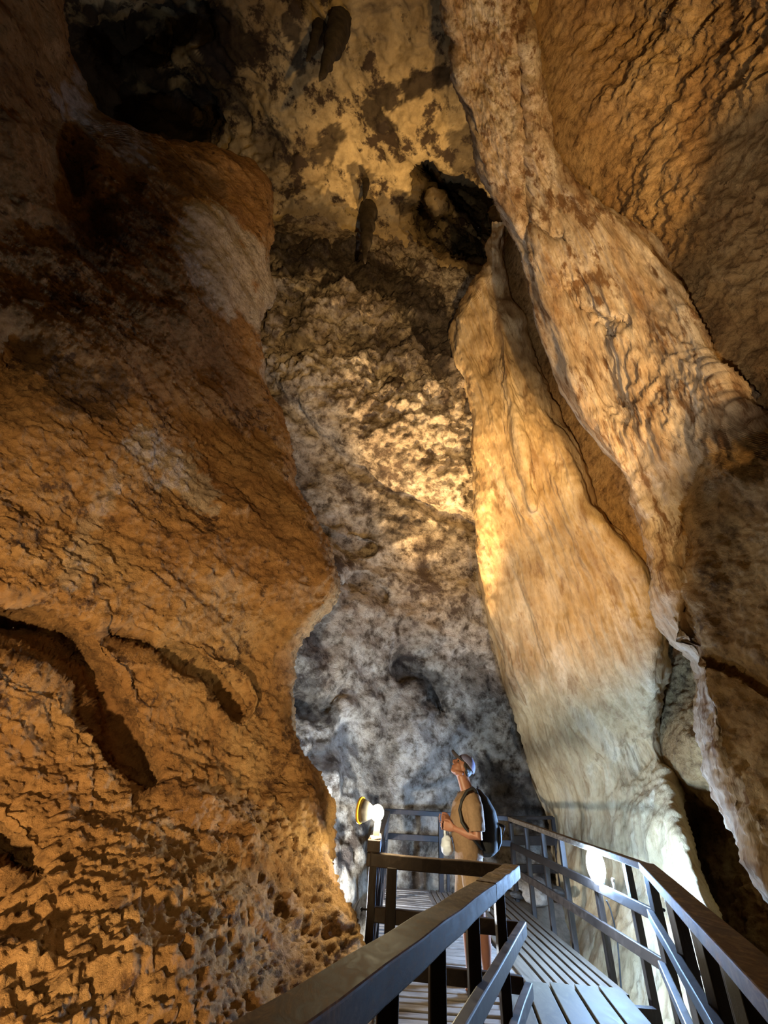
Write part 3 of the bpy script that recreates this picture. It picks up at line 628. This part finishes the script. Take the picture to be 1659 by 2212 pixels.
cb = [at_y(x, y, Y) for x, y, Y in ((1310, 1945, 5.72), (1318, 1962, 5.85), (1327, 1995, 5.9), (1334, 2035, 5.9), (1338, 2080, 5.85), (1342, 2140, 5.8), (1350, 2200, 5.7))]
bm = bmesh.new(); add_tube(bm, cb, 0.008, 8); o = from_bm('cable', bm, M_cable, smooth=True); props(o, 'thin black cable drooping behind the right railing below the white lamp', 'cable')

LY = at_y(815, 1756, 4.08)
e = empty('flood_lamp', (FLc.x, FLc.y, 1.03), 'small warm yellow lamp glowing on the left corner post of the landing', 'lamp')
bm = bmesh.new(); add_ball(bm, LY, (0.052, 0.045, 0.056), 20, 14); from_bm('bulb', bm, M_glow_y, e, True)
back = V(-0.93, 0.36, 0.05)
bm = bmesh.new(); add_lathe(bm, [(0.03, 0.03), (0.045, 0.05), (0.075, 0.10), (0.082, 0.135), (0.076, 0.135), (0.06, 0.10), (0.03, 0.055)], LY, back, 24); from_bm('lamp_shade', bm, M_lamp_body, e, True)
bm = bmesh.new(); add_lathe(bm, [(0.078, 0.13), (0.092, 0.135), (0.092, 0.150), (0.078, 0.155)], LY, back, 28); from_bm('yellow_rim', bm, M_yellow, e, True)
bm = bmesh.new(); add_beam(bm, V(FLc.x + .005, FLc.y, 1.00), LY + V(0.01, 0.0, -0.05), 0.05, 0.035, up=(0, 1, 0), n=3); add_beam(bm, V(FLc.x - .035, FLc.y, 1.03), V(FLc.x + .05, FLc.y, 1.05), 0.05, 0.03)
from_bm('bracket', bm, M_white, e, bevel=0.006)  # bracket's white stands for the lamp's glare on it
# ------------------------------------------------------------------ the person on the landing
PY = 5.03
M_skin = plain('skin', (0.30, 0.125, 0.075), 0.5, nscale=25, var=0.08)
M_shirt = plain('tan_shirt_cloth', (0.22, 0.132, 0.073), 0.85, nscale=60, var=0.10, bump=0.3)
M_short = plain('beige_shorts_cloth', (0.27, 0.175, 0.105), 0.85, nscale=60, var=0.12, bump=0.3)
M_cap = plain('dark_cap_cloth', (0.035, 0.026, 0.03), 0.8, nscale=80)
M_capb = plain('rimlit_cap_cloth', (0.20, 0.20, 0.36), 0.8, nscale=80)  # lavender stands for the white lamp's rim light on the cap
M_hair = plain('dark_hair', (0.022, 0.015, 0.012), 0.6, nscale=90, var=0.4, bump=0.5)
M_pack = plain('black_pack_nylon', (0.008, 0.008, 0.010), 0.85, nscale=70, var=0.3, bump=0.3)
M_strap = plain('black_strap_webbing', (0.018, 0.016, 0.016), 0.7, nscale=90)
M_sandal = plain('brown_sandal_leather', (0.10, 0.045, 0.03), 0.55, nscale=40)
M_bag = plain('white_plastic_film', (0.62, 0.68, 0.80), 0.4, nscale=12, var=0.08, bump=0.5)
M_eye = plain('eye', (0.05, 0.035, 0.03), 0.2)
def J(px, py, dy=0.0): return at_y(px, py, PY) + V(0, dy, 0)
def remesh(o, vox, smooth=4, fac=0.5):
    m = o.modifiers.new('Remesh', 'REMESH'); m.mode = 'VOXEL'; m.voxel_size = vox; m.use_smooth_shade = True
    s = o.modifiers.new('Smooth', 'SMOOTH'); s.iterations = smooth; s.factor = fac
root = V(1.10, PY, 0)
pe_ = empty('person', root, 'person in tan shirt, shorts and cap, head tipped back looking up at the rock', 'person')

hipc = J(1014, 1872); neck0 = J(1008, 1704)
shL, shR = J(1014, 1724, -0.185), J(1009, 1722, 0.185)
elL, elR = J(1022, 1803, -0.225), J(1010, 1796, 0.215)
wrL, wrR = J(978, 1787, -0.085), J(976, 1776, 0.085)
haL, haR = J(966, 1784, -0.05), J(966, 1772, 0.05)
hpL, hpR = J(1015, 1868, -0.09), J(1013, 1868, 0.09)
knL, knR = J(1030, 1978, -0.10), J(1010, 1980, 0.10)
anL = J(1049, 2110, -0.11); anL.z = 0.085
anR = J(1022, 2102, 0.11); anR.z = 0.085

HT = math.radians(40)                                   # head tipped back
fd = V(-math.cos(HT), 0, math.sin(HT)); ud = V(math.sin(HT), 0, math.cos(HT)); sd = V(0, -1, 0)
HR = Matrix((fd, sd, ud)).transposed()                  # head axes: x face, y left side, z crown
HC = J(1000, 1657)
def H(a, b, c): return HC + fd * a + sd * b + ud * c
bm = bmesh.new()
# head: skull, face, jaw, chin, nose, brow, lips, ears
add_ball(bm, H(-0.012, 0, 0.022), (0.094, 0.074, 0.088), 24, 18, HR)
add_ball(bm, H(0.026, 0, -0.035), (0.062, 0.060, 0.078), 20, 14, HR)
add_ball(bm, H(0.050, 0, -0.092), (0.034, 0.034, 0.026), 16, 12, HR)
add_tube(bm, [H(-0.03, 0.055, -0.055), H(0.03, 0.042, -0.088), H(0.058, 0.0, -0.098), H(0.03, -0.042, -0.088), H(-0.03, -0.055, -0.055)], 0.020, 10)
add_tube(bm, [H(0.082, 0, 0.018), H(0.098, 0, -0.008), H(0.110, 0, -0.030)], [0.008, 0.011, 0.014], 10)
add_ball(bm, H(0.098, 0, -0.036), (0.013, 0.018, 0.010), 12, 8, HR)
add_tube(bm, [H(0.066, 0.045, 0.026), H(0.083, 0.018, 0.024), H(0.083, -0.018, 0.024), H(0.066, -0.045, 0.026)], 0.010, 8)
add_ball(bm, H(0.084, 0, -0.060), (0.010, 0.024, 0.006), 12, 8, HR); add_ball(bm, H(0.081, 0, -0.071), (0.011, 0.022, 0.007), 12, 8, HR)
for q in (1, -1):
    add_ball(bm, H(-0.014, q * 0.074, -0.010), (0.018, 0.008, 0.031), 12, 10, HR)
    add_ball(bm, H(0.050, q * 0.040, -0.018), (0.022, 0.018, 0.018), 12, 8, HR)
# neck and trunk
add_tube(bm, [J(1011, 1722), J(1008, 1706), J(1003, 1690), H(-0.02, 0, -0.05)], [(0.080, 0.078), (0.060, 0.064), (0.055, 0.060), (0.056, 0.060)], 20, flat=(0, 1, 0))
add_tube(bm, [J(1013, 1880), J(1012, 1850), J(1010, 1810), J(1008, 1770), J(1010, 1740), J(1013, 1722), J(1011, 1712)],
         [(0.155, 0.105), (0.160, 0.112), (0.150, 0.112), (0.165, 0.115), (0.175, 0.108), (0.150, 0.085), (0.08, 0.07)], 24, flat=(0, 1, 0))
for s_, e_, w_ in ((shL, elL, wrL), (shR, elR, wrR)):
    add_tube(bm, [s_ + V(0, -0.02 if s_.y > PY else 0.02, 0.0), s_.lerp(e_, .25), s_.lerp(e_, .6), e_, e_.lerp(w_, .3), e_.lerp(w_, .7), w_],
             [0.058, 0.056, 0.048, 0.042, 0.044, 0.035, 0.027], 16)
def hand(w_, h_, side):
    """palm, four curled fingers and an opposed thumb closed round a handle that runs front to back"""
    f = (h_ - w_).normalized(); up = V(0, 0, 1); up = (up - f * up.dot(f)).normalized(); out = f.cross(up)
    pc = w_ + f * 0.055
    add_tube(bm, [w_ - f * 0.01, w_ + f * 0.02, w_ + f * 0.055, w_ + f * 0.092], [(0.021, 0.027), (0.019, 0.034), (0.017, 0.041), (0.013, 0.040)], 14, flat=tuple(out))
    for k, L in enumerate((0.072, 0.080, 0.075, 0.060)):      # index .. little
        b0 = w_ + f * 0.088 + up * (0.030 - 0.020 * k)
        q = -side
        p1 = b0 + f * L * 0.45 + out * q * 0.008
        p2 = p1 + (f * 0.15 + out * q * 0.9).normalized() * L * 0.34
        p3 = p2 + (-f * 0.75 + out * q * 0.45).normalized() * L * 0.28
        add_tube(bm, [b0 - f * 0.02, b0, p1, p2, p3], [0.010, 0.0098, 0.0092, 0.0085, 0.0070], 8)
    t0 = w_ + f * 0.028 + up * 0.026
    add_tube(bm, [t0, t0 + f * 0.022 + up * 0.022 - out * side * 0.008, t0 + f * 0.050 + up * 0.026 - out * side * 0.024, t0 + f * 0.068 + up * 0.018 - out * side * 0.034], [0.014, 0.013, 0.0105, 0.008], 8)
hand(wrL, haL, 1); hand(wrR, haR, -1)
# legs, feet
for h_, k_, a_ in ((hpL, knL, anL), (hpR, knR, anR)):
    add_tube(bm, [h_ + V(0, 0, 0.04), h_.lerp(k_, .3), h_.lerp(k_, .75), k_, k_.lerp(a_, .25) + V(0.018, 0, 0), k_.lerp(a_, .45) + V(0.014, 0, 0), k_.lerp(a_, .8), a_, a_ - V(0, 0, 0.03)],
             [0.088, 0.086, 0.066, 0.056, 0.058, 0.053, 0.036, 0.036, 0.034], 18)
    add_tube(bm, [V(a_.x + 0.052, a_.y, 0.052), V(a_.x + 0.01, a_.y, 0.062), V(a_.x - 0.06, a_.y, 0.052), V(a_.x - 0.13, a_.y, 0.040), V(a_.x - 0.165, a_.y, 0.036)],
             [(0.028, 0.030), (0.034, 0.038), (0.038, 0.030), (0.044, 0.019), (0.040, 0.014)], 14, flat=(0, 1, 0))
    for q in range(5):
        yo = -0.034 + q * 0.017; sgn = -1 if a_.y < PY else 1; ln = (0.040, 0.036, 0.033, 0.028, 0.022)[q]
        add_tube(bm, [V(a_.x - 0.15, a_.y - sgn * yo, 0.036), V(a_.x - 0.165 - ln, a_.y - sgn * yo, 0.033)], 0.0105 if q == 0 else 0.0085, 8)
body = from_bm('body', bm, M_skin, pe_, True); remesh(body, 0.0052, 5, 0.5)
for q in (1, -1):
    bm = bmesh.new(); add_ball(bm, H(0.070, q * 0.030, 0.006), 0.0125, 12, 8); from_bm('eye', bm, M_eye, pe_, True)
# hair and cap
bm = bmesh.new()
for q in (1, -1): add_tube(bm, [H(0.012, q * 0.070, 0.040), H(0.004, q * 0.073, 0.012), H(-0.030, q * 0.071, -0.01), H(-0.06, q * 0.055, -0.025)], [0.010, 0.012, 0.018, 0.02], 10)
add_ball(bm, H(-0.062, 0, -0.012), (0.040, 0.062, 0.050), 16, 12, HR); add_ball(bm, H(-0.02, 0, 0.03), (0.090, 0.0765, 0.082), 20, 14, HR)
o = from_bm('hair', bm, M_hair, pe_, True); remesh(o, 0.006, 3)
bm = bmesh.new(); R_, S_ = 14, 28; grid = []
for i in range(R_ + 1):
    th = math.radians(4 + 84 * i / R_); row = []
    for j in range(S_):
        a = 2 * math.pi * j / S_
        dep = 0.0 if math.cos(a) > -0.2 else 0.018 * (-math.cos(a))
        row.append(bm.verts.new(H(-0.014 + 0.106 * math.sin(th) * math.cos(a), 0.086 * math.sin(th) * math.sin(a), 0.038 + 0.092 * math.cos(th) - dep * (i / R_))))
    grid.append(row)
for i in range(R_):
    for j in range(S_): bm.faces.new((grid[i][j], grid[i][(j + 1) % S_], grid[i + 1][(j + 1) % S_], grid[i + 1][j]))
bm.faces.new(grid[0])
cap_ = from_bm('cap', bm, M_capb, pe_, True); cap_['label'] = 'cap crown, lavender-blue from painted rim light'
m = cap_.modifiers.new('Solidify', 'SOLIDIFY'); m.thickness = 0.004
bm = bmesh.new(); rows = []
for i in range(9):
    s_ = i / 8; row = []
    for j in range(15):
        a = math.radians(-72 + 144 * j / 14)
        rr = 0.084 + 0.086 * s_ * math.cos(a * 0.95) ** 0.6 if abs(a) < 1.3 else 0.084
        row.append(bm.verts.new(H(-0.014 + (0.022 + rr) * math.cos(a), (0.083 + 0.006 * s_) * math.sin(a) * (1 - 0.12 * s_), 0.044 + 0.010 * s_ - 0.028 * math.sin(a) ** 2 * s_)))
    rows.append(row)
for i in range(8):
    for j in range(14): bm.faces.new((rows[i][j], rows[i][j + 1], rows[i + 1][j + 1], rows[i + 1][j]))
o = from_bm('brim', bm, M_cap, cap_, True); o['label'] = 'dark cap brim'
m = o.modifiers.new('Solidify', 'SOLIDIFY'); m.thickness = 0.022
bm = bmesh.new(); add_lathe(bm, [(0.009, -0.002), (0.008, 0.005), (0.003, 0.008)], H(-0.014, 0, 0.13), ud, 12); from_bm('cap_button', bm, M_cap, cap_, True)
# shirt
bm = bmesh.new()
add_tube(bm, [J(1014, 1852), J(1012, 1832), J(1006, 1800), J(1003, 1768), J(1006, 1740), J(1010, 1722), J(1010, 1711)],
         [(0.178, 0.132), (0.176, 0.134), (0.170, 0.138), (0.180, 0.138), (0.188, 0.126), (0.165, 0.095), (0.085, 0.075)], 28, flat=(0, 1, 0))
for s_, e_ in ((shL, elL), (shR, elR)):
    add_tube(bm, [s_ + V(0, 0.04 if s_.y < PY else -0.04, 0.012), s_.lerp(e_, .2), s_.lerp(e_, .55), s_.lerp(e_, .86)], [0.075, 0.079, 0.074, 0.070], 18)
add_tube(bm, [J(1011, 1714), J(1007, 1704)], [(0.080, 0.078), (0.070, 0.070)], 18, flat=(0, 1, 0))
shirt = from_bm('shirt', bm, M_shirt, pe_, True); remesh(shirt, 0.008, 4)
tx = bpy.data.textures.new('folds', 'CLOUDS'); tx.noise_scale = 0.09
m = shirt.modifiers.new('Folds', 'DISPLACE'); m.texture = tx; m.strength = 0.022; m.mid_level = 0.5
# shorts
bm = bmesh.new()
add_tube(bm, [J(1013, 1838), J(1013, 1856), J(1014, 1876), J(1014, 1890)], [(0.166, 0.122), (0.175, 0.128), (0.182, 0.132), (0.165, 0.12)], 24, flat=(0, 1, 0))
for h_, k_ in ((hpL, knL), (hpR, knR)):
    add_tube(bm, [h_ + V(0, 0, 0.02), h_.lerp(k_, .35), h_.lerp(k_, .68), h_.lerp(k_, .86)], [0.108, 0.108, 0.104, 0.104], 20)
shorts = from_bm('shorts', bm, M_short, pe_, True); remesh(shorts, 0.008, 4)
m = shorts.modifiers.new('Folds', 'DISPLACE'); m.texture = tx; m.strength = 0.02; m.mid_level = 0.5
# sandals
for a_ in (anL, anR):
    bm = bmesh.new(); n = 20; top, bot = [], []
    for k in range(n):
        a = 2 * math.pi * k / n; lx = -0.058 - 0.135 * math.cos(a); wy = 0.046 * math.sin(a) * (1.0 + 0.15 * math.cos(a))
        top.append(bm.verts.new(V(a_.x + lx, a_.y + wy, 0.024))); bot.append(bm.verts.new(V(a_.x + lx, a_.y + wy, 0.0)))
    bm.faces.new(top); bm.faces.new(bot[::-1])
    for k in range(n): bm.faces.new((bot[k], bot[(k + 1) % n], top[(k + 1) % n], top[k]))
    sn = from_bm('sandal', bm, M_sandal, pe_)
    bm = bmesh.new()
    bm.free()
    for x0, r_, h_ in ((-0.11, 0.050, 0.052), (0.005, 0.044, 0.088)):
        bm = bmesh.new(); add_tube(bm, [V(a_.x + x0, a_.y + r_ * math.cos(math.radians(q)), 0.016 + h_ * math.sin(math.radians(q))) for q in range(0, 181, 15)], (0.004, 0.013), 8, flat=(1, 0, 0))
        from_bm('sandal_strap', bm, M_sandal, sn, True)

# backpack, worn: a thing of its own
bp0 = J(1046, 1776)
e = empty('backpack', V(bp0.x, PY, 1.0), 'black rounded backpack worn on the back of the person', 'backpack')
bm = bmesh.new()
add_tube(bm, [J(1056, 1848), J(1053, 1838), J(1051, 1815), J(1051, 1785), J(1047, 1755), J(1039, 1728), J(1032, 1712), J(1028, 1704)],
         [(0.09, 0.05), (0.140, 0.098), (0.160, 0.120), (0.160, 0.120), (0.152, 0.106), (0.125, 0.072), (0.085, 0.040), (0.04, 0.02)], 24, flat=(0, 1, 0))
o = from_bm('pack_body', bm, M_pack, e, True); remesh(o, 0.008, 5)
bm = bmesh.new(); add_tube(bm, [J(1070, 1836), J(1073, 1815), J(1072, 1790), J(1066, 1772)], [(0.09, 0.02), (0.12, 0.04), (0.12, 0.04), (0.09, 0.02)], 20, flat=(0, 1, 0)); o = from_bm('front_pocket', bm, M_pack, e, True); remesh(o, 0.007, 4)
bm = bmesh.new(); add_tube(bm, [J(1030, 1708, -0.02), J(1032, 1700, 0), J(1036, 1712, 0.02)], 0.008, 8); from_bm('grab_handle', bm, M_strap, e, True)
for q in (-1, 1):
    bm = bmesh.new(); y_ = 0.13 * q
    add_tube(bm, [J(1030, 1722, y_ * 0.7), J(1022, 1707, y_ * 0.9), J(1015, 1701.5, y_), J(1003, 1708, y_), J(992, 1728, y_), J(987, 1748, y_ * 1.05), J(990, 1772, y_ * 1.3), J(1007, 1800, y_ * 1.45), J(1032, 1828, y_ * 1.0)],
             [(0.030, 0.014)] * 9, 10, flat=(0, 1, 0)); from_bm('shoulder_strap', bm, M_strap, e, True)
bm = bmesh.new(); add_tube(bm, [J(1070, 1778, -0.05), J(1080, 1782, -0.06), J(1086, 1785, -0.07)], (0.005, 0.012), 8); add_tube(bm, [J(1086, 1785, -0.07), J(1083, 1796, -0.07), J(1079, 1806, -0.065)], 0.004, 8); from_bm('loose_strap', bm, M_strap, e, True)

# white bag hanging from the hands
bc = J(966, 1822)
e = empty('plastic_bag', V(bc.x, PY, bc.z - 0.10), 'small white bag hanging from the hands of the person', 'bag')
bm = bmesh.new(); add_tube(bm, [J(968, 1846), J(967, 1838), J(965, 1826), J(965, 1814), J(966, 1804)], [(0.04, 0.03), (0.075, 0.058), (0.085, 0.062), (0.07, 0.05), (0.03, 0.022)], 18, flat=(0, 1, 0))
o = from_bm('bag_body', bm, M_bag, e, True); remesh(o, 0.007, 2)
m = o.modifiers.new('Crumple', 'DISPLACE'); m.texture = tx; m.strength = 0.03
bm = bmesh.new(); add_tube(bm, [J(961, 1808, -0.03), J(960, 1796, -0.03), J(962, 1786, -0.02), J(965, 1780, 0), J(969, 1786, 0.02), J(972, 1796, 0.03), J(971, 1808, 0.03)], (0.003, 0.010), 8); from_bm('handle', bm, M_bag, e, True)
# ------------------------------------------------------------------ light
def lamp(name, loc, col, watt, rad=0.08, kind='POINT', aim=None, cone=90, blend=0.5):
    l = bpy.data.lights.new(name, kind); l.color = col; l.energy = watt; l.shadow_soft_size = rad
    o = bpy.data.objects.new(name, l); COL.objects.link(o); o.location = loc
    if kind == 'SPOT':
        l.spot_size = math.radians(cone); l.spot_blend = blend
        o.rotation_euler = (Vector(aim) - Vector(loc)).to_track_quat('-Z', 'Y').to_euler()
    return o
GOLD = (1.0, 0.62, 0.25); ORANGE = (1.0, 0.67, 0.33); WHITE = (0.72, 0.86, 1.0); WARM = (1.0, 0.82, 0.55)
lamp('orange_cave_light', (-0.6, -1.0, 0.5), ORANGE, 1050, 0.06, 'SPOT', (-2.1, 3.5, 2.1), 66, 0.9)
lamp('orange_cave_light', (-0.25, -1.2, 1.75), ORANGE, 130, 0.06, 'SPOT', (-2.0, 3.4, 1.7), 66, 0.9)  # added fill from higher up, softens shadows low on the left wall
lamp('orange_cave_light', (-0.42, 1.25, 0.0), ORANGE, 22, 0.10, 'SPOT', (-1.3, 3.1, 1.0), 115, 0.6)  # added low down to brighten the bottom of the left wall
lamp('gold_cave_light', (2.4, -1.5, 0.4), GOLD, 2200, 0.08, 'SPOT', (1.0, 4.8, 11.5), 56, 0.6)
lamp('gold_cave_light', (-0.5, 0.5, 1.35), GOLD, 2400, 0.08, 'SPOT', (2.65, 6.8, 5.5), 46, 0.8)
lamp('gold_cave_light', (2.2, -0.2, 0.3), GOLD, 2200, 0.08, 'SPOT', (3.4, 2.5, 4.1), 95, 0.7)
lamp('gold_cave_light', (1.55, 8.3, 0.10), GOLD, 8500, 0.06, 'SPOT', (0.75, 6.6, 12.0), 31, 0.7)  # unseen source on the landing, no fixture stands there
lamp('neutral_cave_lamp', (-0.4, 0.4, 1.3), (1.0, 0.84, 0.66), 700, 0.08, 'SPOT', (2.7, 3.8, 7.6), 48, 0.6)
lamp('unseen_white_light', (-0.5, 7.15, 0.15), (0.82, 0.90, 1.0), 380, 0.08)  # unseen light behind the left rock, for the back wall
lamp('unseen_white_light', (2.72, 6.0, -0.7), (0.33, 0.57, 1.0), 90, 0.08)  # added beside the deck to whiten the buttress foot evenly
w = bpy.data.worlds.new('cave_dark'); SC.world = w; w.use_nodes = True
w.node_tree.nodes['Background'].inputs[0].default_value = (0.9, 0.6, 0.35, 1)
w.node_tree.nodes['Background'].inputs[1].default_value = 0.013
SC.view_settings.view_transform = 'Standard'; SC.view_settings.look = 'None'
SC.view_settings.gamma = 1.0; SC.view_settings.use_curve_mapping = False
SC.view_settings.exposure = 0.2
SC.cycles.max_bounces = 5; SC.cycles.diffuse_bounces = 3; SC.cycles.glossy_bounces = 2
SC.cycles.caustics_reflective = False; SC.cycles.caustics_refractive = False
